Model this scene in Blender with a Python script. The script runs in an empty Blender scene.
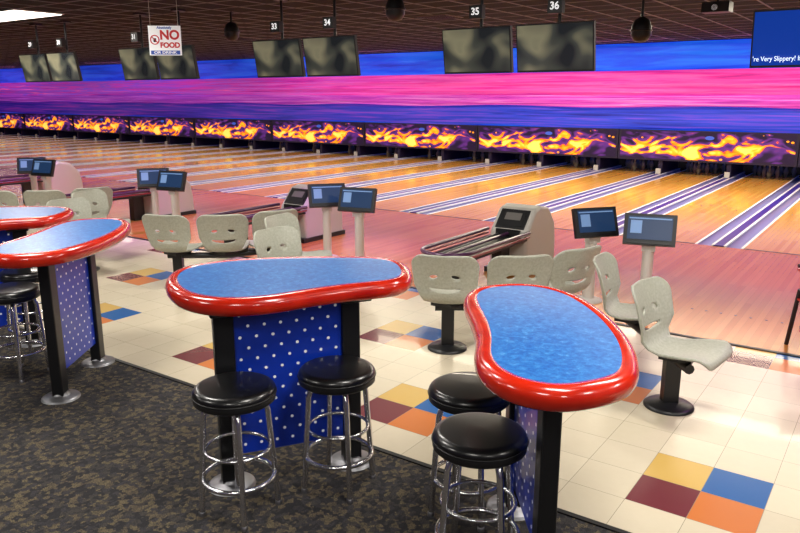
import bpy, bmesh, math, random
from mathutils import Vector, Matrix
from mathutils.geometry import delaunay_2d_cdt
random.seed(7)
scene=bpy.context.scene
COL=scene.collection
PI=math.pi
# ------------------------------------------------------------------ materials
def srgb(h):
    h=h.lstrip('#'); c=[int(h[i:i+2],16)/255 for i in (0,2,4)]
    return tuple([(x/12.92 if x<=.04045 else ((x+.055)/1.055)**2.4) for x in c]+[1.0])
def mat(name,col,rough=.5,metal=0,emit=None,es=0,coat=0,spec=.5):
    m=bpy.data.materials.new(name); m.use_nodes=True
    b=m.node_tree.nodes['Principled BSDF']
    b.inputs['Base Color'].default_value=srgb(col)
    b.inputs['Roughness'].default_value=rough; b.inputs['Metallic'].default_value=metal
    b.inputs['Specular IOR Level'].default_value=spec
    b.inputs['Coat Weight'].default_value=coat
    if emit: b.inputs['Emission Color'].default_value=srgb(emit); b.inputs['Emission Strength'].default_value=es
    return m
def nt(m): return m.node_tree, m.node_tree.nodes, m.node_tree.links, m.node_tree.nodes['Principled BSDF']
def coords(m,kind='Object',scale=(1,1,1)):
    t,n,l,b=nt(m)
    tc=n.new('ShaderNodeTexCoord'); mp=n.new('ShaderNodeMapping'); mp.inputs['Scale'].default_value=scale
    l.new(tc.outputs[kind],mp.inputs['Vector']); return mp.outputs['Vector']
def noise(m,vec,scale=5,detail=3,dist=0,rough=.5):
    t,n,l,b=nt(m); x=n.new('ShaderNodeTexNoise'); x.inputs['Scale'].default_value=scale
    x.inputs['Detail'].default_value=detail; x.inputs['Distortion'].default_value=dist; x.inputs['Roughness'].default_value=rough
    l.new(vec,x.inputs['Vector']); return x.outputs['Fac']
def ramp(m,fac,stops,interp='LINEAR'):
    t,n,l,b=nt(m); r=n.new('ShaderNodeValToRGB'); r.color_ramp.interpolation=interp
    e=r.color_ramp.elements
    while len(e)<len(stops): e.new(.5)
    for i,(p,c) in enumerate(stops): e[i].position=p; e[i].color=srgb(c)
    l.new(fac,r.inputs['Fac']); return r.outputs['Color']
def math_(m,op,a,b_=None,clamp=False):
    t,n,l,b=nt(m); x=n.new('ShaderNodeMath'); x.operation=op; x.use_clamp=clamp
    for i,v in enumerate((a,b_)):
        if v is None: continue
        if isinstance(v,(int,float)): x.inputs[i].default_value=v
        else: l.new(v,x.inputs[i])
    return x.outputs[0]
def mix(m,fac,a,b_,blend='MIX'):
    t,n,l,b=nt(m); x=n.new('ShaderNodeMix'); x.data_type='RGBA'; x.blend_type=blend
    for s,v in ((x.inputs['Factor'],fac),(x.inputs[6],a),(x.inputs[7],b_)):
        if isinstance(v,(int,float)): s.default_value=v
        elif isinstance(v,str): s.default_value=srgb(v)
        else: l.new(v,s)
    return x.outputs[2]
def sepxyz(m,vec):
    t,n,l,b=nt(m); x=n.new('ShaderNodeSeparateXYZ'); l.new(vec,x.inputs[0]); return x.outputs
def setcol(m,out,emit=False,es=1):
    t,n,l,b=nt(m); l.new(out,b.inputs['Base Color'])
    if emit: l.new(out,b.inputs['Emission Color']); b.inputs['Emission Strength'].default_value=es
def bump(m,h,strength=.3,dist=.01):
    t,n,l,b=nt(m); x=n.new('ShaderNodeBump'); x.inputs['Strength'].default_value=strength; x.inputs['Distance'].default_value=dist
    l.new(h,x.inputs['Height']); l.new(x.outputs[0],b.inputs['Normal'])

M={}
M['chrome']=mat('chrome','#dcdce0',.24,1)
M['steel']=mat('brushed_steel','#8e8e92',.42,1)
M['vinyl']=mat('black_vinyl','#0b0b0d',.3,0,coat=.25)
M['black']=mat('black_metal','#121316',.38)
M['blackplastic']=mat('black_plastic','#141416',.45)
M['red']=mat('red_edge','#c0200c',.22,coat=.5)
v=coords(M['red'],'Object'); setcol(M['red'],ramp(M['red'],noise(M['red'],v,9,2),[(0.3,'#b01606'),(.7,'#cc280e')]))
M['bluelam']=mat('blue_laminate','#3f86cc',.3,coat=.1)
m=M['bluelam']; v=coords(m); n1=noise(m,v,38,7,.4,.8); n2=noise(m,v,7,3); 
c=ramp(m,n1,[(.34,'#0c469a'),(.48,'#1c66b4'),(.60,'#3a84c8'),(.70,'#86bcdc')]); setcol(m,mix(m,ramp(m,n2,[(.35,'#000000'),(.7,'#606060')]),c,'#155aae'))
M['bluepanel']=mat('blue_panel','#0a36b8',.35,coat=.2)
M['whitedot']=mat('white_dot','#eef2f8',.4,emit='#ffffff',es=.15)
M['shell']=mat('seat_shell','#aaab9a',.42)
m=M['shell']; v=coords(m); setcol(m,ramp(m,noise(m,v,60,3),[(.3,'#a2a393'),(.7,'#b4b5a8')]))
M['hood']=mat('hood_plastic','#c6c2ba',.4)
M['dark']=mat('dark_recess','#08080b',.5)
M['railpurple']=mat('rail_purple','#4a2248',.3,coat=.5)
M['railred']=mat('rail_red','#8c2030',.3,coat=.5)
M['screenblue']=mat('screen_blue','#14243c',.3,emit='#24426c',es=.5,spec=.3)
M['screenline']=mat('screen_line','#6c88b0',.4,emit='#5c80b0',es=.5)
M['numwhite']=mat('number_white','#ffffff',.5,emit='#ffffff',es=.7)
m=M['tv']=mat('tv_screen_reflection','#20241f',.18); v=coords(m,'Object',(1.2,1,1.6)); 
setcol(m,ramp(m,noise(m,v,1.7,1.0,.45),[(.34,'#24282c'),(.47,'#484c46'),(.60,'#88886f'),(.74,'#50564c')]),True,.38)  # blurred room reflections painted into the screen colour, with some emission
M['tvblue']=mat('tv_blue','#0a2a86',.2,emit='#0c3a9c',es=.7)
M['tvtext']=mat('tv_text','#d8ecff',.5,emit='#d8ecff',es=1.2)
# carpet
m=M['carpet']=mat('carpet_weave','#3a3936',.95,spec=.1)
v=coords(m,'Object',(1,1,1))
t,n,l,b=nt(m)
vo=n.new('ShaderNodeTexVoronoi'); vo.inputs['Scale'].default_value=38; vo.distance='MANHATTAN'; l.new(v,vo.inputs['Vector'])
sx=n.new('ShaderNodeSeparateColor'); l.new(vo.outputs['Color'],sx.inputs[0])
c1=ramp(m,sx.outputs[0],[(0,'#363537'),(.3,'#4e4a46'),(.5,'#6e6250'),(.66,'#464447'),(.84,'#786c54')],'CONSTANT')
f=noise(m,v,170,2,0,.7)
c2=mix(m,ramp(m,f,[(.36,'#000000'),(.62,'#ffffff')]),'#2c2b2d',c1)
wv=n.new('ShaderNodeTexWave'); wv.inputs['Scale'].default_value=5.5; wv.inputs['Distortion'].default_value=7; wv.inputs['Detail'].default_value=2; wv.inputs['Detail Scale'].default_value=2; l.new(v,wv.inputs['Vector'])
c3=mix(m,ramp(m,wv.outputs['Fac'],[(.52,'#000000'),(.66,'#8a8a8a')]),c2,'#29282b')
setcol(m,c3); bump(m,f,.5,.004)
def tile(name,base,alt):
    m=mat(name,base,.24,coat=.1); v=coords(m)
    t,n,l,b=nt(m)
    mp=n.new('ShaderNodeMapping'); mp.inputs['Location'].default_value=(.36,-3.97,0); 
    tc=n.new('ShaderNodeTexCoord'); l.new(tc.outputs['Object'],mp.inputs['Vector'])
    br=n.new('ShaderNodeTexBrick'); br.offset=0; br.squash=1
    br.inputs['Scale'].default_value=1; br.inputs['Brick Width'].default_value=.3; br.inputs['Row Height'].default_value=.3
    br.inputs['Mortar Size'].default_value=.0016; br.inputs['Mortar Smooth'].default_value=.3; br.inputs['Bias'].default_value=0
    br.inputs['Color1'].default_value=srgb(base); br.inputs['Color2'].default_value=srgb(alt); br.inputs['Mortar'].default_value=srgb('#8a8272')
    l.new(mp.outputs[0],br.inputs['Vector'])
    nn=noise(m,v,14,5,.4,.7)
    c=mix(m,ramp(m,nn,[(.35,'#000000'),(.75,'#555555')]),br.outputs['Color'],'#ada085' if 'cream' in name else base)
    setcol(m,c); return m
M['tcream']=tile('tile_cream','#d8ccb4','#cec2aa')
M['ttan']=tile('tile_tan','#cba75c','#cba75c')
M['tblue']=tile('tile_blue','#1c5a9c','#1c5a9c')
M['tmaroon']=tile('tile_maroon','#6e3038','#6e3038')
M['torange']=tile('tile_orange','#c8743c','#c8743c')
def wood(name,ca,cb,cc,rough,w=.04,spec=.5,coat=.0):
    m=mat(name,ca,rough,coat=coat,spec=spec)
    t,n,l,b=nt(m)
    mp=n.new('ShaderNodeMapping'); mp.inputs['Rotation'].default_value=(0,0,PI/2)
    tc=n.new('ShaderNodeTexCoord'); l.new(tc.outputs['Object'],mp.inputs['Vector'])
    br=n.new('ShaderNodeTexBrick'); br.offset=.37
    br.inputs['Scale'].default_value=1; br.inputs['Brick Width'].default_value=1.9; br.inputs['Row Height'].default_value=w
    br.inputs['Mortar Size'].default_value=.0008; br.inputs['Bias'].default_value=0
    br.inputs['Color1'].default_value=srgb(ca); br.inputs['Color2'].default_value=srgb(cb); br.inputs['Mortar'].default_value=srgb(cc)
    l.new(mp.outputs[0],br.inputs['Vector'])
    v=coords(m,'Object',(18,.6,1)); f=noise(m,v,2,4)
    setcol(m,mix(m,ramp(m,f,[(.35,'#000000'),(.8,'#777777')]),br.outputs['Color'],cc)); return m
M['approach']=wood('approach_wood','#d69250','#c27c3e','#94602e',.2,.06,spec=.4,coat=.1)
M['lane']=wood('lane_wood','#f0b858','#dc9a3c','#b07a2c',.17,.06,spec=.5,coat=.15)
M['gutter']=mat('gutter_liner','#8a8ec8',.3)
M['cap']=mat('divider_cap','#2a2490',.35)
M['edge']=mat('lane_edge_white','#f6f6ff',.4)
M['foul']=mat('foul_line','#241c20',.4)
# ceiling
m=M['ceil']=mat('ceiling_tile','#2c2426',.9,spec=.1)
setcol(m,ramp(m,noise(m,coords(m),30,4),[(.3,'#262627'),(.7,'#333334')]))
M['tbar']=mat('ceiling_grid_bar','#6a6a6e',.6)
M['panelglow']=mat('fluorescent_diffuser','#ffffff',.5,emit='#fff6e8',es=3.5)
M['frame']=mat('fixture_frame','#b8b4ac',.4)
M['grille']=mat('air_grille','#6c6864',.6)
M['wallpaint']=mat('wall_paint','#3a2c58',.7)
def glowband(name,stops,es,rough=.6,zs=9):
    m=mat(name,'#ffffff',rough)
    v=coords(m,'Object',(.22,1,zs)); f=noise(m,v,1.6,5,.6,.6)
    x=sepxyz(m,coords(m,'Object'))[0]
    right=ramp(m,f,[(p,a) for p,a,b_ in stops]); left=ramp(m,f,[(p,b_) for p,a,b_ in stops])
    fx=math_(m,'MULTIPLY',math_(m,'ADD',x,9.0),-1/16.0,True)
    setcol(m,mix(m,fx,right,left),True,es); return m  # emission in the band colour stands in for coloured light on the wall
M['wblue']=glowband('wall_blue',[(.3,'#0a30b8','#1424a0'),(.5,'#0c54e4','#1a40c8'),(.7,'#1a78f8','#2a58e0')],.62,zs=3)
M['dpink']=glowband('drape_pink',[(.3,'#a81c80','#6c1a98'),(.42,'#dc3498','#b030a0'),(.56,'#f45cac','#6a44c0'),(.64,'#e048a8','#c83c9c'),(.76,'#ffaad4','#e888c4')],.52,zs=9)  # pale and dark streaks paint fold sheen and shade into the pink
M['dmag']=glowband('drape_magenta',[(.3,'#a01c9a','#4a20a0'),(.5,'#d048c0','#9030b0'),(.7,'#f0a0e0','#b060d0')],.42,zs=12)
M['wpurple']=glowband('wall_purple',[(.3,'#141a90','#1c1470'),(.5,'#2440d0','#3a2098'),(.7,'#7a44d0','#8a2c98')],.45,zs=10)
# masking artwork
m=M['mask']=mat('mask_art','#050308',.3)
v=coords(m,'Generated'); s=sepxyz(m,v); U,V=s[0],s[2]
mp=coords(m,'Generated',(4.0,1,1.3)); f=noise(m,mp,2.0,1.6,1.5,.45)
cen=math_(m,'ADD',.32,math_(m,'MULTIPLY',math_(m,'SINE',math_(m,'MULTIPLY',U,9.0)),.13))
band=math_(m,'ABSOLUTE',math_(m,'SUBTRACT',V,cen)); band=math_(m,'MULTIPLY',band,.56)
uu=math_(m,'ABSOLUTE',math_(m,'SUBTRACT',U,.48)); uu=math_(m,'MULTIPLY',math_(m,'POWER',uu,4.0),4.0)
val=math_(m,'SUBTRACT',math_(m,'SUBTRACT',math_(m,'ADD',f,.11),band),uu)
c=ramp(m,val,[(.22,'#1a0e2c'),(.36,'#4e2472'),(.43,'#6a2c6c'),(.445,'#e4560e'),(.48,'#fa8a14'),(.55,'#ffac24'),(.61,'#ffd860')])
vo=nt(m)[1].new('ShaderNodeTexVoronoi'); vo.inputs['Scale'].default_value=3.2; nt(m)[2].new(coords(m,'Generated',(4.2,1,1.0)),vo.inputs['Vector'])
drop=ramp(m,vo.outputs['Distance'],[(.10,'#ffffff'),(.13,'#000000')])
c=mix(m,drop,c,'#ff9a18')
setcol(m,c,True,.9)  # artwork colours also emit; painted glow, no lamp behind the panels
M['maskframe']=mat('mask_frame','#241c3c',.4)
M['cyan']=mat('mask_mark','#3a58c0',.4,emit='#4060d0',es=.5)
M['pinwhite']=mat('pin_white','#8c8478',.5)
M['pinred']=mat('pin_red','#802020',.5)
M['pitback']=mat('pit_curtain','#140f14',.9)
M['signwhite']=mat('sign_white','#f2f2f4',.5,emit='#ffffff',es=.12)
M['signred']=mat('sign_red','#cc1c20',.5)
M['signblue']=mat('sign_blue','#2a50b0',.5)
M['redplastic']=mat('red_plastic','#b01818',.3)

# ------------------------------------------------------------------ mesh builder
class MB:
    def __init__(s): s.v=[];s.f=[];s.m=[];s.sm=[];s.mats=[];s.T=Matrix()
    def mi(s,k):
        if k not in s.mats: s.mats.append(k)
        return s.mats.index(k)
    def add(s,vs,fs,k,smooth=False):
        o=len(s.v); s.v+= [tuple(s.T@Vector(p)) for p in vs]
        i=s.mi(k)
        for f in fs: s.f.append([o+a for a in f]); s.m.append(i); s.sm.append(smooth)
    def box(s,c,d,k,R=None):
        x,y,z=[a/2 for a in d]; vs=[Vector((a*x,b*y,e*z)) for a in(-1,1) for b in(-1,1) for e in(-1,1)]
        if R is not None: vs=[R@p for p in vs]
        vs=[p+Vector(c) for p in vs]
        s.add(vs,[(0,1,3,2),(4,6,7,5),(0,4,5,1),(2,3,7,6),(0,2,6,4),(1,5,7,3)],k)
    def lathe(s,prof,c,k,n=24,smooth=True):
        vs=[];fs=[]
        for r,z in prof:
            for i in range(n):
                a=2*PI*i/n; vs.append((c[0]+r*math.cos(a),c[1]+r*math.sin(a),c[2]+z))
        for j in range(len(prof)-1):
            for i in range(n):
                a=j*n+i;b=j*n+(i+1)%n; fs.append((a,b,b+n,a+n))
        s.add(vs,fs,k,smooth)
        s.add(vs[-n:],[tuple(range(n))],k); s.add(vs[:n],[tuple(reversed(range(n)))],k)
    def tube(s,pts,r,k,n=10,closed=False):
        pts=[Vector(p) for p in pts]; vs=[];fs=[];N=len(pts)
        up=Vector((0,0,1)); prev=None
        for i,p in enumerate(pts):
            if closed: t=(pts[(i+1)%N]-pts[i-1]).normalized()
            else: t=(pts[min(i+1,N-1)]-pts[max(i-1,0)]).normalized()
            if prev is None:
                a=t.cross(up) if abs(t.dot(up))<.95 else t.cross(Vector((1,0,0)))
                a.normalize()
            else: a=(prev-t*prev.dot(t)).normalized()
            prev=a; b=t.cross(a)
            for j in range(n):
                g=2*PI*j/n; vs.append(p+a*r*math.cos(g)+b*r*math.sin(g))
        R=N if closed else N-1
        for i in range(R):
            for j in range(n):
                a=i*n+j;b=i*n+(j+1)%n;c=((i+1)%N)*n+(j+1)%n;d=((i+1)%N)*n+j
                fs.append((a,b,c,d))
        s.add(vs,fs,k,True)
        if not closed: s.add(vs[:n],[tuple(reversed(range(n)))],k); s.add(vs[-n:],[tuple(range(n))],k)
    def ring(s,c,R,r,k,n=32,m=8):
        s.tube([(c[0]+R*math.cos(2*PI*i/n),c[1]+R*math.sin(2*PI*i/n),c[2]) for i in range(n)],r,k,m,True)
    def prism(s,out,z0,z1,k,ax='z'):
        n=len(out)
        if ax=='z': a=[(x,y,z0) for x,y in out];b=[(x,y,z1) for x,y in out]
        else: a=[(z0,x,y) for x,y in out];b=[(z1,x,y) for x,y in out]
        s.add(a+b,[tuple(reversed(range(n))),tuple(range(n,2*n))]+[(i,(i+1)%n,n+(i+1)%n,n+i) for i in range(n)],k)
    def mesh(s,name):
        me=bpy.data.meshes.new(name); me.from_pydata(s.v,[],s.f)
        for k in s.mats: me.materials.append(M[k])
        me.polygons.foreach_set('material_index',s.m); me.polygons.foreach_set('use_smooth',s.sm); me.update(); return me
def obj(name,me,loc=(0,0,0),rz=0,parent=None,rx=0):
    if isinstance(me,MB): me=me.mesh(name)
    o=bpy.data.objects.new(name,me); COL.objects.link(o); o.location=loc; o.rotation_euler=(rx,0,rz)
    if parent: o.parent=parent
    return o
def empty(name,loc=(0,0,0),rz=0):
    o=bpy.data.objects.new(name,None); COL.objects.link(o); o.location=loc; o.rotation_euler=(0,0,rz); o.empty_display_size=.2; return o
def text(name,body,size,loc,rot,k,parent,align='CENTER',bold=.0,width=None):
    c=bpy.data.curves.new(name,'FONT'); c.body=body; c.size=size; c.align_x=align; c.align_y='CENTER'; c.offset=bold; c.extrude=.001
    c.materials.append(M[k]); o=bpy.data.objects.new(name,c); COL.objects.link(o); o.parent=parent; o.location=loc; o.rotation_euler=rot
    if width:
        bpy.context.view_layer.update(); w=o.dimensions.x
        if w>0: o.scale=(width/w,1,1)
    return o
def bevel(o,w=.01,seg=2):
    md=o.modifiers.new('bevel','BEVEL'); md.width=w; md.segments=seg; md.limit_method='ANGLE'; md.angle_limit=.6; return o

# ------------------------------------------------------------------ room
XL,XR,YB,YF,CZ=-46.0,4.6,-4.0,19.4,3.34
P=3.35; T=.3
tileY0,woodY=3.07,6.2; foulY=10.4
b=MB()
b.add([(XL,YB,0),(XR,YB,0),(XR,tileY0,0),(XL,tileY0,0)],[(0,1,2,3)],'carpet')
xs=[-.36+T*i for i in range(-153,17)]
xs=[max(XL,min(XR,x)) for x in xs]
def colour(i,j):
    for row,(jc,off) in enumerate(((-1,-1),(3,-4),(7,-1))):
        if j in (jc-1,jc):
            d=(i-off)%6
            if d==5: return 'ttan' if j==jc else 'tmaroon'
            if d==0: return 'tblue' if j==jc else 'torange'
    return 'tcream'
for a in range(len(xs)-1):
    i=a-153
    for j in range(-3,8):
        y0=3.97+T*j; y1=min(y0+T,woodY)
        if y0>=woodY: continue
        b.add([(xs[a],y0,0),(xs[a+1],y0,0),(xs[a+1],y1,0),(xs[a],y1,0)],[(0,1,2,3)],colour(i,j))
b.add([(XL,woodY,0),(XR,woodY,0),(XR,foulY,0),(XL,foulY,0)],[(0,1,2,3)],'approach')
obj('floor',b)
b=MB(); b.box(((XL+XR)/2,tileY0,.004),(XR-XL,.03,.008),'blackplastic'); obj('trim_1',b)
b=MB(); b.box(((XL+XR)/2,woodY,.004),(XR-XL,.04,.008),'blackplastic'); obj('trim_2',b)
LS=P/2; YE=21.2
def lane_mesh():
    b=MB(); w=.53; g=.235; c=LS/2-w-g
    b.box((0,(foulY+YE)/2,-.03),(2*w,YE-foulY,.06),'lane')
    b.box((0,foulY+.02,.0015),(2*w,.04,.003),'foul')
    for sx in(-1,1):
        n=8; vs=[];fs=[]
        for i in range(n+1):
            a=PI*i/n; x=sx*(w+g/2-g/2*math.cos(a)); z=-.075*math.sin(a)-.005
            vs+=[(x,foulY,z),(x,YE,z)]
        for i in range(n): fs.append((2*i,2*i+2,2*i+3,2*i+1))
        b.add(vs,fs,'gutter',True)
        b.box((sx*(w+.012),(foulY+YE)/2,.001),(.034,YE-foulY,.006),'edge')
        b.box((sx*(LS/2-c/2),(foulY+YE)/2,-.03),(c,YE-foulY,.09),'cap')
        b.box((sx*(w+g-.004),(foulY+YE)/2,.004),(.034,YE-foulY,.024),'edge')
    for i in range(-3,4):
        y=foulY+4.2-abs(i)*.22; x=i*.13
        b.add([(x-.015,y,.0012),(x+.015,y,.0012),(x,y+.12,.0012)],[(0,1,2)],'foul')
    return b.mesh('lane')
lm=lane_mesh()
lanecs=[x for x in [-2.8125-LS*k for k in range(-4,26)] if XL+.9<x<XR-.9]
for x in lanecs: obj('bowling_lane',lm,(x,0,0))
b=MB()
for x in lanecs:
    for i in range(-3,4):
        for y in (woodY+.9,foulY-.15): b.lathe([(.012,0),(.012,.002)],(x+i*.13,y,0),'foul',8,False)
obj('approach_marker_dots',b)
b=MB(); b.box(((XL+XR)/2,(foulY+YE)/2,-.14),(XR-XL,YE-foulY,.06),'dark'); obj('floor_lane_bed',b)
b=MB(); b.box((XL-.05,(YB+YE+.2)/2,CZ/2),(.1,YE-YB+.2,CZ+.3),'wallpaint'); obj('wall_left',b)
b=MB(); b.box((XR+.05,(YB+YE+.2)/2,CZ/2),(.1,YE-YB+.2,CZ+.3),'wallpaint'); obj('wall_right',b)
b=MB(); b.box(((XL+XR)/2,YB-.05,CZ/2),(XR-XL,.1,CZ),'wallpaint'); obj('wall_front',b)
b=MB(); b.box(((XL+XR)/2,(YB+YE)/2,CZ+.05),(XR-XL+.2,YE-YB+.4,.1),'ceil')
i=0
while XL+.61*i<XR:
    b.box((XL+.61*i,(YB+YF)/2,CZ-.003),(.03,YF-YB,.008),'tbar'); i+=1
i=0
while YB+.61*i<YF:
    b.box(((XL+XR)/2,YB+.61*i,CZ-.003),(XR-XL,.03,.007),'tbar'); i+=1
obj('ceiling',b)
def strip(b,z0,z1,y,k,amp=0,bul=0,dx=.25,nz=10,fx=1.0):
    nx=int((XR-XL)/dx); vs=[];fs=[]
    for i in range(nx+1):
        x=XL+(XR-XL)*i/nx
        for j in range(nz+1):
            t=j/nz; z=z0+(z1-z0)*t
            yy=y-bul*math.sin(PI*min(1,t*1.0))-amp*(math.sin(x*1.7*fx+3*t+math.sin(x*.6)*2)*.5+.5*math.sin(x*.55*fx-9*t)+.6*math.sin(19*t+x*.35))
            sag=.025*math.sin(x*1.1)*(1-t)*(1 if amp else 0)
            vs.append((x,yy,z+sag))
    for i in range(nx):
        for j in range(nz):
            a=i*(nz+1)+j; fs.append((a,a+nz+1,a+nz+2,a+1))
    b.add(vs,fs,k,True)
b=MB(); b.add([(XL,YF+.35,1.1),(XR,YF+.35,1.1),(XR,YF+.35,CZ),(XL,YF+.35,CZ)],[(0,1,2,3)],'wblue')
obj('wall_back',b)
b=MB(); strip(b,1.15,1.92,YF+.18,'wpurple',.02,.0,.3,8); obj('wall_back_lower_curtain',b)
b=MB(); strip(b,1.95,2.64,YF+.12,'dpink',.06,.16,.2,26,.6); obj('pink_wall_drape',b)
b=MB(); strip(b,1.72,2.02,YF+.02,'dmag',.03,.05,.2,10,1.4); obj('magenta_wall_drape',b)
b=MB(); strip(b,2.60,CZ-.01,YF+.30,'wblue',.03,.05,.3,10,.8); obj('blue_wall_drape',b)
b=MB(); W=4.3
b.box((0,.06,.75),(W-.02,.08,.78),'maskframe'); mf=b.mesh('masking_cabinet')
b=MB(); b.add([(-W/2+.07,0,.41),(W/2-.07,0,.41),(W/2-.07,0,1.11),(-W/2+.07,0,1.11)],[(0,1,2,3)],'mask')
ma=b.mesh('masking_artwork')
b=MB(); b.prism([(.02*math.cos(a)*5.5,.02*math.sin(a)*2.5) for a in [2*PI*i/14 for i in range(14)]],0,.006,'cyan'); mc=b.mesh('plain_mark')
for k in range(-1,10):
    x=-4.3-W*k
    if x-W/2<XL or x+W/2>XR: continue
    e=empty('lane_masking_unit',(x,YF,0))
    obj('cabinet',mf,(0,0,0),0,e); obj('artwork',ma,(0,.012,0),0,e)
    c=obj('plain_mark',mc,(.15,.008,.97),0,e); c.rotation_euler=(PI/2,0,0)
b=MB(); b.add([(XL,YE+.05,-.1),(XR,YE+.05,-.1),(XR,YE+.05,1.2),(XL,YE+.05,1.2)],[(0,1,2,3)],'pitback'); obj('wall_pit_curtain',b)
b=MB()
for x in [lanecs[0]+LS/2]+[q-LS/2 for q in lanecs]:
    b.box((x,YF+.9,.19),(.10,1.6,.34),'maskframe'); b.box((x,YF-.06,.09),(.12,.04,.14),'hood')
obj('pinsetter_kickbacks',b)
prof=[(.026,0),(.05,.08),(.06,.115),(.05,.17),(.028,.225),(.0235,.255),(.026,.285),(.032,.335),(.025,.37),(.006,.38)]
b=MB()
for r in range(4):
    for i in range(r+1): 
        x=(i-r/2)*.305;y=r*.264
        b.lathe(prof,(x,y,0),'pinwhite',10); b.ring((x,y,.245),.0255,.003,'pinred',10,4)
pm=b.mesh('pins')
for x in lanecs: obj('bowling_pins',pm,(x,YF+.65,.001))
# ------------------------------------------------------------------ tables
def smooth_closed(pts,n=6):
    N=len(pts); out=[]
    for i in range(N):
        p0,p1,p2,p3=[Vector(pts[(i+d)%N]) for d in(-1,0,1,2)]
        for j in range(n):
            t=j/n; out.append(.5*((2*p1)+(-p0+p2)*t+(2*p0-5*p1+4*p2-p3)*t*t+(-p0+3*p1-3*p2+p3)*t**3))
    for _ in range(8):
        out=[(out[i-1]+out[i]*2+out[(i+1)%len(out)])/4 for i in range(len(out))]
    return out
kA=[(-3.26,2.4),(-3.41,2.56),(-3.46,2.74),(-3.39,2.95),(-3.22,3.17),(-2.98,3.37),(-2.72,3.55),(-2.5,3.57),(-2.31,3.42),(-2.2,3.25),(-2.2,3.09),(-2.33,2.90),(-2.44,2.68),(-2.51,2.49),(-2.63,2.34),(-2.79,2.26),(-3.01,2.27)]
kB=[(-1.75,3.05),(-1.8,3.22),(-1.76,3.37),(-1.6,3.51),(-1.38,3.49),(-1.16,3.32),(-.96,3.08),(-.81,2.83),(-.73,2.62),(-.71,2.48),(-.75,2.36),(-.83,2.24),(-.93,2.18),(-1.07,2.18),(-1.2,2.25),(-1.31,2.38),(-1.40,2.566),(-1.56,2.80)]
SC=.942
def table(name,pts,posts,shift=(0,0)):
    pts=[(x*SC+shift[0],y*SC+shift[1]) for x,y in pts]
    posts=[(x+shift[0],y+shift[1]) for x,y in posts]
    cx=sum(p[0] for p in posts)/2; cy=sum(p[1] for p in posts)/2
    out=[p-Vector((cx,cy)) for p in smooth_closed(pts)]
    area=sum(out[i-1].x*out[i].y-out[i].x*out[i-1].y for i in range(len(out)))
    if area<0: out.reverse()
    n=len(out); nor=[]
    for i in range(n):
        t=(out[(i+1)%n]-out[i-1]).normalized(); nor.append(Vector((t.y,-t.x)))
    e=empty(name,(cx,cy,0))
    b=MB(); h=.045; zc=1.03
    prof=[(-.062,zc+h-.004),(-.058,zc+h)]
    for i in range(9):
        a=PI/2-PI*i/8; prof.append((-.035+.037*math.cos(a),zc+h*math.sin(a)))
    prof+=[(-.08,zc-h)]
    vs=[];fs=[]
    for d,z in prof:
        for i in range(n): q=out[i]+nor[i]*d; vs.append((q.x,q.y,z))
    for j in range(len(prof)-1):
        for i in range(n):
            a=j*n+i; c=j*n+(i+1)%n; fs.append((a,a+n,c+n,c))
    b.add(vs,fs,'red',True)
    b.add(vs[-n:],[tuple(reversed(range(n)))],'blackplastic')
    top=[out[i]+nor[i]*(-.061) for i in range(n)]
    b.add([(q.x,q.y,zc+h-.003) for q in top],[tuple(range(n))],'bluelam')
    obj('top',b,parent=e)
    p0,p1=[Vector((p[0]-cx,p[1]-cy)) for p in posts]
    d=(p1-p0).normalized(); L=(p1-p0).length; ang=math.atan2(d.y,d.x)
    b=MB(); b.T=Matrix.Rotation(ang,4,'Z')
    for sx in(-1,1):
        b.box((sx*L/2,0,.50),(.10,.075,.97),'black')
        b.lathe([(.125,0),(.125,.008),(.11,.016),(.06,.024),(.05,.04)],(sx*L/2,0,0),'steel',28)
        b.box((sx*L/2,0,.975),(.16,.3,.02),'black')
    o=obj('posts',b,parent=e); bevel(o,.012)
    b=MB(); b.T=Matrix.Rotation(ang,4,'Z')
    zb=.17; zt=.975; b.box((0,0,(zb+zt)/2),(L-.10,.025,zt-zb),'bluepanel')
    w=L-.16; nc=7; nr=13
    for r in range(nr):
        z=zb+.05+(zt-zb-.1)*r/(nr-1)
        for c in range(nc-(r%2)):
            x=-w/2+w*(c+(r%2)*.5)/(nc-1)
            for sy in(-1,1):
                vs=[(x+.0085*math.cos(a),sy*.0135,z+.0085*math.sin(a)) for a in [PI/4*i for i in range(8)]]
                b.add(vs,[tuple(range(8)) if sy<0 else tuple(reversed(range(8)))],'whitedot')
    obj('perforated_panel',b,parent=e)
pA=[(-2.71,2.32),(-2.35,2.88)]; pB=[(-1.0,2.43),(-1.40,2.97)]
table('kidney_bar_table',kA,pA); table('kidney_bar_table',kB,pB)
table('kidney_bar_table',kB,pB,(-3.52,0)); table('kidney_bar_table',kA,pA,(-3.42,.04))
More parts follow.
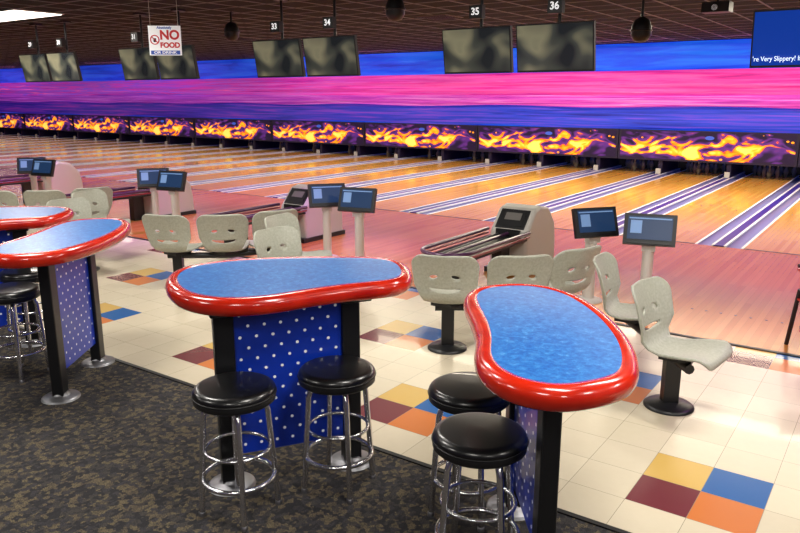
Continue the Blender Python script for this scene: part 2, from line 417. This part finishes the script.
# ------------------------------------------------------------------ stools
def stool():
    b=MB(); h=.67; R=.195
    b.lathe([(.15,h-.085),(R-.012,h-.085),(R,h-.075),(R,h-.045),(R-.004,h-.04)],(0,0,0),'blackplastic',40)
    pr=[(R-.002,h-.045)]
    for i in range(9):
        a=PI/2*i/8; pr.append((R-.035+.037*math.cos(a),h-.04+.034*math.sin(a)))
    pr+=[(.08,h),(.01,h+.002)]
    b.lathe(pr,(0,0,0),'vinyl',40)
    b.ring((0,0,h-.045),R+.001,.0045,'blackplastic',40,6)
    b.ring((0,0,h-.095),.13,.011,'chrome')
    for i in range(4):
        a=PI/4+PI/2*i; c,s=math.cos(a),math.sin(a)
        b.tube([(r*c,r*s,z) for r,z in((.10,h-.09),(.135,h-.10),(.152,h-.15),(.168,.30),(.185,.03),(.187,.0))],.0145,'chrome',10)
        b.lathe([(.017,0),(.017,.02),(.012,.025)],(.187*c,.187*s,0),'steel',10)
    b.ring((0,0,.19),.172,.012,'chrome'); b.ring((0,0,.34),.155,.009,'chrome')
    return b.mesh('bar_stool')
sm=stool()
for x,y,r in [(-2.49,2.18,.12),(-2.24,2.64,.2),(-1.57,2.82,.1),(-1.3,2.43,.3),(-5.16,2.5,.3),(-5.62,2.86,.1),(-6.1,2.35,.6)]:
    obj('bar_stool',sm,(x,y,0),r)
# ------------------------------------------------------------------ seats
def seat_shell_mesh():
    out=[]
    def rr(cx,cy,rx,ry,a0,a1,n=6):
        return [(cx+rx*math.cos(a0+(a1-a0)*i/n),cy+ry*math.sin(a0+(a1-a0)*i/n)) for i in range(n+1)]
    out+=rr(-.15,.09,.09,.09,PI,1.5*PI); out+=[(0,-.0)]
    out+=rr(.15,.09,.09,.09,1.5*PI,2*PI)
    out+=[(.235,.2),(.20,.33),(.17,.42),(.20,.50),(.245,.60)]
    out+=rr(.16,.77,.10,.10,0,PI/2); out+=[(0,.868)]
    out+=rr(-.16,.77,.10,.10,PI/2,PI)
    out+=[(-.245,.60),(-.20,.50),(-.17,.42),(-.20,.33),(-.235,.2)]
    def ell(cx,cy,rx,ry,rot,n=16):
        r=[]
        for i in range(n):
            a=2*PI*i/n; x=rx*math.cos(a); y=ry*math.sin(a); r.append((cx+x*math.cos(rot)-y*math.sin(rot),cy+x*math.sin(rot)+y*math.cos(rot)))
        return r
    def smile():
        r=[]
        for i in range(11):
            t=-1+2*i/10; r.append((t*.12,.540+.025*t*t+.0))
        for i in range(11):
            t=1-2*i/10; r.append((t*.12,.560+.025*t*t+.018*(1-t*t)))
        return r
    holes=[ell(-.085,.68,.034,.018,.25),ell(.085,.68,.034,.018,-.25),smile()]
    vs=[];ed=[]
    for lp in [out]+holes:
        o=len(vs); vs+=lp; ed+=[(o+i,o+(i+1)%len(lp)) for i in range(len(lp))]
    def inside(p,poly):
        c=False; j=len(poly)-1
        for i in range(len(poly)):
            xi,yi=poly[i];xj,yj=poly[j]
            if (yi>p[1])!=(yj>p[1]) and p[0]<(xj-xi)*(p[1]-yi)/(yj-yi)+xi: c=not c
            j=i
        return c
    for i in range(-10,11):
        for j in range(0,36):
            p=(i*.024,j*.0245)
            if inside(p,out) and not any(inside(p,h) for h in holes): vs.append(p)
    r=delaunay_2d_cdt([Vector(p) for p in vs],ed,[],0,1e-5)
    V,F=r[0],r[2]
    F=[f for f in F if (lambda c: inside(c,out) and not any(inside(c,h) for h in holes))((sum(V[i].x for i in f)/3,sum(V[i].y for i in f)/3))]
    prof=[(.46,.395),(.44,.425),(.34,.425),(.20,.405),(.08,.415),(.015,.47),(-.01,.56),(-.035,.66),(-.07,.76),(-.10,.83)]
    sp=[Vector(p) for p in prof]; dense=[]
    for i in range(len(sp)-1):
        p0=sp[max(i-1,0)];p1=sp[i];p2=sp[i+1];p3=sp[min(i+2,len(sp)-1)]
        for j in range(10):
            t=j/10; dense.append(.5*((2*p1)+(-p0+p2)*t+(2*p0-5*p1+4*p2-p3)*t*t+(-p0+3*p1-3*p2+p3)*t**3))
    dense.append(sp[-1]); Ls=[0]
    for i in range(1,len(dense)): Ls.append(Ls[-1]+(dense[i]-dense[i-1]).length)
    tot=Ls[-1]
    def at(w):
        s=max(0,min(1,w/.87))*tot
        for i in range(1,len(Ls)):
            if Ls[i]>=s:
                t=(s-Ls[i-1])/max(1e-9,Ls[i]-Ls[i-1]); return dense[i-1].lerp(dense[i],t)
        return dense[-1]
    P3=[]
    for p in V:
        q=at(p.y); k=(p.x/.24)**2; f=p.y/.87
        bf=max(0,min(1,(f-.45)/.2)); sf=1-bf
        P3.append((p.x,q.x+.06*k*bf,q.y+.035*k*sf*(1 if f>.08 else f/.08)))
    me=bpy.data.meshes.new('seat_shell'); me.from_pydata(P3,[],[tuple(f) for f in F]); me.materials.append(M['shell'])
    me.polygons.foreach_set('use_smooth',[True]*len(me.polygons)); me.update(); return me
shell=seat_shell_mesh()
def seat_row(seats,peds,shift):
    cx=sum(s[0] for s in seats)/len(seats)+shift; cy=sum(s[1] for s in seats)/len(seats)
    e=empty('molded_seat_row',(cx,cy,0))
    mids=[]
    for i,(x,y,fx,fy) in enumerate(seats):
        a=math.atan2(fy,fx)-PI/2; f=Vector((fx,fy)).normalized()
        o=obj('seat_%d'%(i+1),shell,(x+shift-cx,y-cy,0),a,e)
        md=o.modifiers.new('solid','SOLIDIFY'); md.thickness=.016; md.offset=0
        mids.append(Vector((x+shift-cx,y-cy))+f*.2)
    b=MB()
    ext0=mids[0]+(mids[0]-mids[1])*.2; ext1=mids[-1]+(mids[-1]-mids[-2])*.2
    pts=[ext0]+mids+[ext1]
    b.tube([(p.x,p.y,.35) for p in pts],.032,'black',8)
    for m_ in mids: b.box((m_.x,m_.y,.385),(.2,.2,.03),'black')
    for t in peds:
        i=int(t); q=mids[min(i,len(mids)-1)].lerp(mids[min(i+1,len(mids)-1)],t-i)
        b.lathe([(.16,0),(.16,.012),(.14,.025),(.05,.04)],(q.x,q.y,0),'black',28)
        b.box((q.x,q.y,.19),(.10,.07,.34),'black',Matrix.Rotation(.6,3,'Z'))
    obj('beam_and_pedestals',b,parent=e)
for k in range(-1,9):
    s=-P*k
    seat_row([(-2.80,4.60,-.40,.92),(-2.33,4.94,-.68,.73),(-2.08,5.45,-.92,.38)],(0,2),s)
    seat_row([(-1.74,5.20,.97,.12),(-1.24,4.62,.97,-.12)],(.9,),s) if k>=0 else None
# ------------------------------------------------------------------ ball returns
def ball_return():
    b=MB()
    prof=[(-.36,0),(-.40,.40),(-.37,.50),(-.16,.73),(-.02,.76),(.22,.72),(.40,.52),(.44,.30),(.44,0)]
    b.prism(prof,-.24,.24,'hood','x')
    hood=b
    r=MB()
    d=Vector((0,.21,.23)).normalized(); nrm=Vector((0,-d.z,d.y)); c0=Vector((0,-.265,.615))
    R=Matrix(((1,0,0),(0,d.y,nrm.y),(0,d.z,nrm.z)))
    r.box(c0+nrm*.004,(.36,.26,.016),'blackplastic',R); r.box(c0+nrm*.012,(.30,.2,.01),'dark',R)
    r.box(c0+nrm*.018+d*.03,(.20,.10,.004),'grille',R)
    r.box((0,-.385,.47),(.30,.03,.09),'dark')
    y0,y1,w=-1.95,-.38,.25
    loop=[(w*math.cos(a),y0+w+w*math.sin(a)) for a in [PI+PI*i/14 for i in range(15)]]
    loop=[(-w,y1)]+loop+[(w,y1)]
    for z,rr_,k in((.50,.022,'railpurple'),(.455,.014,'railred')):
        r.tube([(x*1.04,y,z) for x,y in loop],rr_,k,8)
    r.prism([(x*.96,y) for x,y in loop],.405,.43,'blackplastic')
    r.tube([(0,y1,.47),(0,y0+.2,.46)],.02,'railpurple',8)
    for sx in(-.12,.12): r.tube([(sx,y1,.455),(sx,y0+.25,.445)],.008,'steel',6)
    r.box((0,y0+.5,.2),(.12,.3,.41),'black'); r.box((0,y0+.5,.02),(.3,.45,.04),'black')
    r.box((0,-.55,.2),(.12,.2,.41),'black')
    r.box((0,0,.03),(.52,.9,.06),'blackplastic')
    return hood.mesh('hood'),r.mesh('rack')
hm,rm=ball_return()
for k in range(0,10):
    e=empty('bowling_ball_return',(-3.65-P*k,7.75,0)); o=obj('hood',hm,parent=e); bevel(o,.045,4); obj('ball_rack',rm,parent=e)
# ------------------------------------------------------------------ scoring consoles
def console():
    b=MB()
    b.prism([(.04*math.cos(a)*1.3,.04*math.sin(a)*1.8) for a in [2*PI*i/16 for i in range(16)]],0,.62,'hood')
    b.lathe([(.14,0),(.14,.015),(.06,.04)],(0,0,0),'hood',20)
    b.box((0,-.02,.66),(.12,.09,.12),'hood')
    R=Matrix.Rotation(-.34,3,'X'); c=Vector((0,-.05,.80))
    b.box(c,(.46,.05,.29),'blackplastic',R)
    b.box(c+R@Vector((0,-.027,.012)),(.39,.006,.215),'screenblue',R)
    b.box(c+R@Vector((0,-.031,.10)),(.37,.002,.012),'screenline',R)
    b.box(c+R@Vector((-.12,-.031,.02)),(.10,.002,.12),'screenline',R)
    b.box(c+R@Vector((0,-.03,-.125)),(.36,.012,.018),'black',R)
    return b.mesh('scoring_console')
cm=console()
for k in range(-1,8):
    s=-3.42*k
    obj('scoring_console',cm,(-1.88+s,6.72,0),.25); obj('scoring_console',cm,(-2.46+s,6.80,0),.9)
# ------------------------------------------------------------------ overhead TVs
def tv(kscr):
    b=MB(); R=Matrix.Rotation(.16,3,'X'); c=Vector((0,0,2.52))
    b.box(c,(.91,.05,.52),'blackplastic',R); b.box(c+R@Vector((0,-.027,.005)),(.88,.004,.485),kscr,R)
    b.box(c+Vector((0,.06,.05)),(.2,.1,.2),'black')
    b.tube([(0,.09,2.5),(0,.09,CZ)],.02,'black',8)
    b.box((0,.09,CZ-.015),(.16,.16,.03),'black')
    return b.mesh('television')
tvm=tv('tv'); tvb=tv('tvblue')
def numbox(par,num):
    b=MB(); b.box((0,-.02,2.95),(.17,.08,.15),'blackplastic'); b.box((0,.03,2.95),(.06,.1,.06),'black'); obj('number_box',b,parent=par)
    text('lane_number',str(num),.11,(0,-.07,2.95),(PI/2,0,0),'numwhite',par,bold=.002)
for k in range(-1,6):
    for j,(dx) in enumerate((-.49,.49)):
        x=-3.86-3.23*k+dx; num=35-2*k+j
        if k==-1: x+=.20
        e=empty('overhead_television',(x,7.8,0),0)
        obj('screen_and_mount',tvb if k==-1 else tvm,parent=e); numbox(e,num)
        if k==-1 and j==0:
            text('screen_text',"'re Very Slippery! If y",.062,(-.42,-.075,2.335),(PI/2+.16,0,0),'tvtext',e,'LEFT',width=.44)
# ------------------------------------------------------------------ hanging sign
e=empty('hanging_notice_sign',(-8.15,6.30,0),math.radians(35))
b=MB(); b.box((0,0,2.70),(.42,.012,.37),'signwhite'); b.box((0,-.008,2.55),(.38,.004,.05),'signblue')
for sx in(-.18,.18): b.tube([(sx,0,2.88),(sx,0,CZ)],.003,'frame',6)
obj('board',b,parent=e)
text('sign_word','NO',.16,(.065,-.009,2.765),(PI/2,0,0),'signred',e,bold=.006)
text('sign_line','FOOD',.09,(.065,-.009,2.64),(PI/2,0,0),'signred',e,bold=.004)
text('sign_top','Absolutely',.045,(0,-.009,2.86),(PI/2,0,0),'signblue',e,bold=.001)
text('sign_base','OR DRINK',.045,(0,-.012,2.55),(PI/2,0,0),'signwhite',e,bold=.001,width=.3)
b=MB(); 
b.tube([(-.13+.055*math.cos(a),-.01,2.71+.055*math.sin(a)) for a in [2*PI*i/20 for i in range(20)]],.007,'signred',6,True)
b.tube([(-.168,-.01,2.748),(-.092,-.01,2.672)],.006,'signred',6)
b.box((-.13,-.008,2.705),(.035,.004,.05),'blackplastic'); obj('prohibition_symbol',b,parent=e)
# ------------------------------------------------------------------ ceiling things
def speaker(x,y,z):
    e=empty('ceiling_speaker',(x,y,0)); b=MB()
    b.tube([(0,0,CZ),(0,0,z+.1)],.018,'black',8)
    b.lathe([(.03,.16),(.09,.12),(.12,.04),(.12,-.06),(.085,-.12),(.02,-.14)],(0,0,z),'blackplastic',20)
    b.ring((0,0,z+.0),.123,.012,'black',20,6); obj('speaker_body',b,parent=e)
speaker(-2.9,9.3,2.78); speaker(-5.5,7.75,3.05); speaker(-9.4,8.6,3.02)
e=empty('ceiling_projector',(-2.33,10.6,0)); b=MB(); b.box((0,0,3.13),(.34,.26,.13),'blackplastic'); b.tube([(0,0,3.18),(0,0,CZ)],.02,'black',8); b.tube([(0,-.13,3.12),(0,-.16,3.12)],.04,'chrome',12); obj('body',b,parent=e)
for x,y in ((-7.0,11.2),(-13.4,12.6),(-21,12.4)):
    b=MB(); b.box((x,y,CZ-.008),(.6,.6,.014),'grille')
    for i in range(6): b.box((x,y-.25+i*.1,CZ-.02),(.54,.03,.01),'blackplastic')
    obj('ceiling_air_vent',b)
def fixture(x,y,w=1.22,d=.61):
    e=empty('ceiling_light',(x,y,0)); b=MB()
    b.box((0,0,CZ-.012),(w,d,.02),'frame'); b.box((0,0,CZ-.026),(w-.06,d-.06,.01),'panelglow'); obj('fluorescent_panel',b,parent=e)
fixture(-12.9,6.75,2.1,.85)
def area(name,loc,rot,sx,sy,en,col):
    L=bpy.data.lights.new(name,'AREA'); L.shape='RECTANGLE'; L.size=sx; L.size_y=sy; L.energy=en; L.color=col
    o=bpy.data.objects.new(name,L); COL.objects.link(o); o.location=loc; o.rotation_euler=rot; return o
for x in (-8.5,-4.5,-.5,3.0):
    for y in (-1.0,2.2,4.6):
        fixture(x,y); area('ceiling_lamp_light',(x,y,CZ-.05),(0,0,0),1.15,.55,61,(1,.96,.89))
for x in (-13,-18,-24,-31): area('ceiling_lamp_light',(x,4.6 if x<-13 else 6.55,CZ-.06),(0,0,0),1.8,.7,65,(1,.9,.82))
for x,e1,e2 in ((-1,200,250),(-7,190,240),(-14,110,160),(-22,80,120),(-32,80,110)):
    area('lane_light',(x,12.3,CZ-.05),(0,0,0),6,.5,e1,(1,.89,.68)); area('lane_light',(x,16.0,CZ-.05),(0,0,0),6,.5,e2,(1,.88,.66))
for x in (-1,-8,-16,-26,-38): 
    area('wall_wash_pink',(x,18.2,CZ-.06),(math.radians(72),0,0),6,.2,32,(1,.3,.7))
def spot(loc,tgt,en,col,ang=70):
    L=bpy.data.lights.new('uv_spot','SPOT'); L.energy=en; L.color=col; L.spot_size=math.radians(ang); L.spot_blend=.9; L.shadow_soft_size=.15
    o=bpy.data.objects.new('uv_spot_light',L); COL.objects.link(o); o.location=loc
    d=Vector(tgt)-Vector(loc); o.rotation_euler=d.to_track_quat('-Z','Y').to_euler()
for x in (-5.9,-9.3,-12.7,-17,-23): spot((x,7.4,3.2),(x+.1,6.9,0),420,(.72,.12,1),68)
for x in (-11,-17,-24): spot((x,9.6,3.2),(x,11,0),260,(1,.15,.7),90)
spot((1.2,6.6,3.2),(.2,6.1,0),190,(.8,.2,1))
spot((-.6,7.8,3.2),(-.4,7.6,0),150,(1,.22,.5),85)
# ------------------------------------------------------------------ right edge: ball display rack
e=empty('ball_storage_rack',(-.22,6.45,0),.5); b=MB()
for sx in(-.35,.35):
    b.tube([(sx,-.22,0),(sx,-.24,.1),(sx,.0,.45),(sx,.1,.75)],.022,'black',8)
    b.tube([(sx,.22,0),(sx,.1,.5)],.018,'black',8)
for z,y in((.22,-.1),(.45,.02),(.68,.07)):
    for dy in(-.09,.09): b.tube([(-.36,y+dy,z),(.36,y+dy,z)],.016,'black',8)
    b.box((0,y,z-.03),(.72,.2,.015),'redplastic')
obj('frame',b,parent=e)
# ------------------------------------------------------------------ camera
cam=bpy.data.cameras.new('camera'); co=bpy.data.objects.new('camera',cam); COL.objects.link(co)
co.location=(0,0,2.0); co.rotation_euler=(math.radians(90-13.3),0,math.radians(35)); cam.sensor_width=36; cam.lens=722*36/800; cam.clip_start=.05; cam.clip_end=200
scene.camera=co
w=bpy.data.worlds.new('world'); scene.world=w; w.use_nodes=True; w.node_tree.nodes['Background'].inputs[0].default_value=(.1,.1,.13,1); w.node_tree.nodes['Background'].inputs[1].default_value=.4
scene.view_settings.view_transform='Standard'
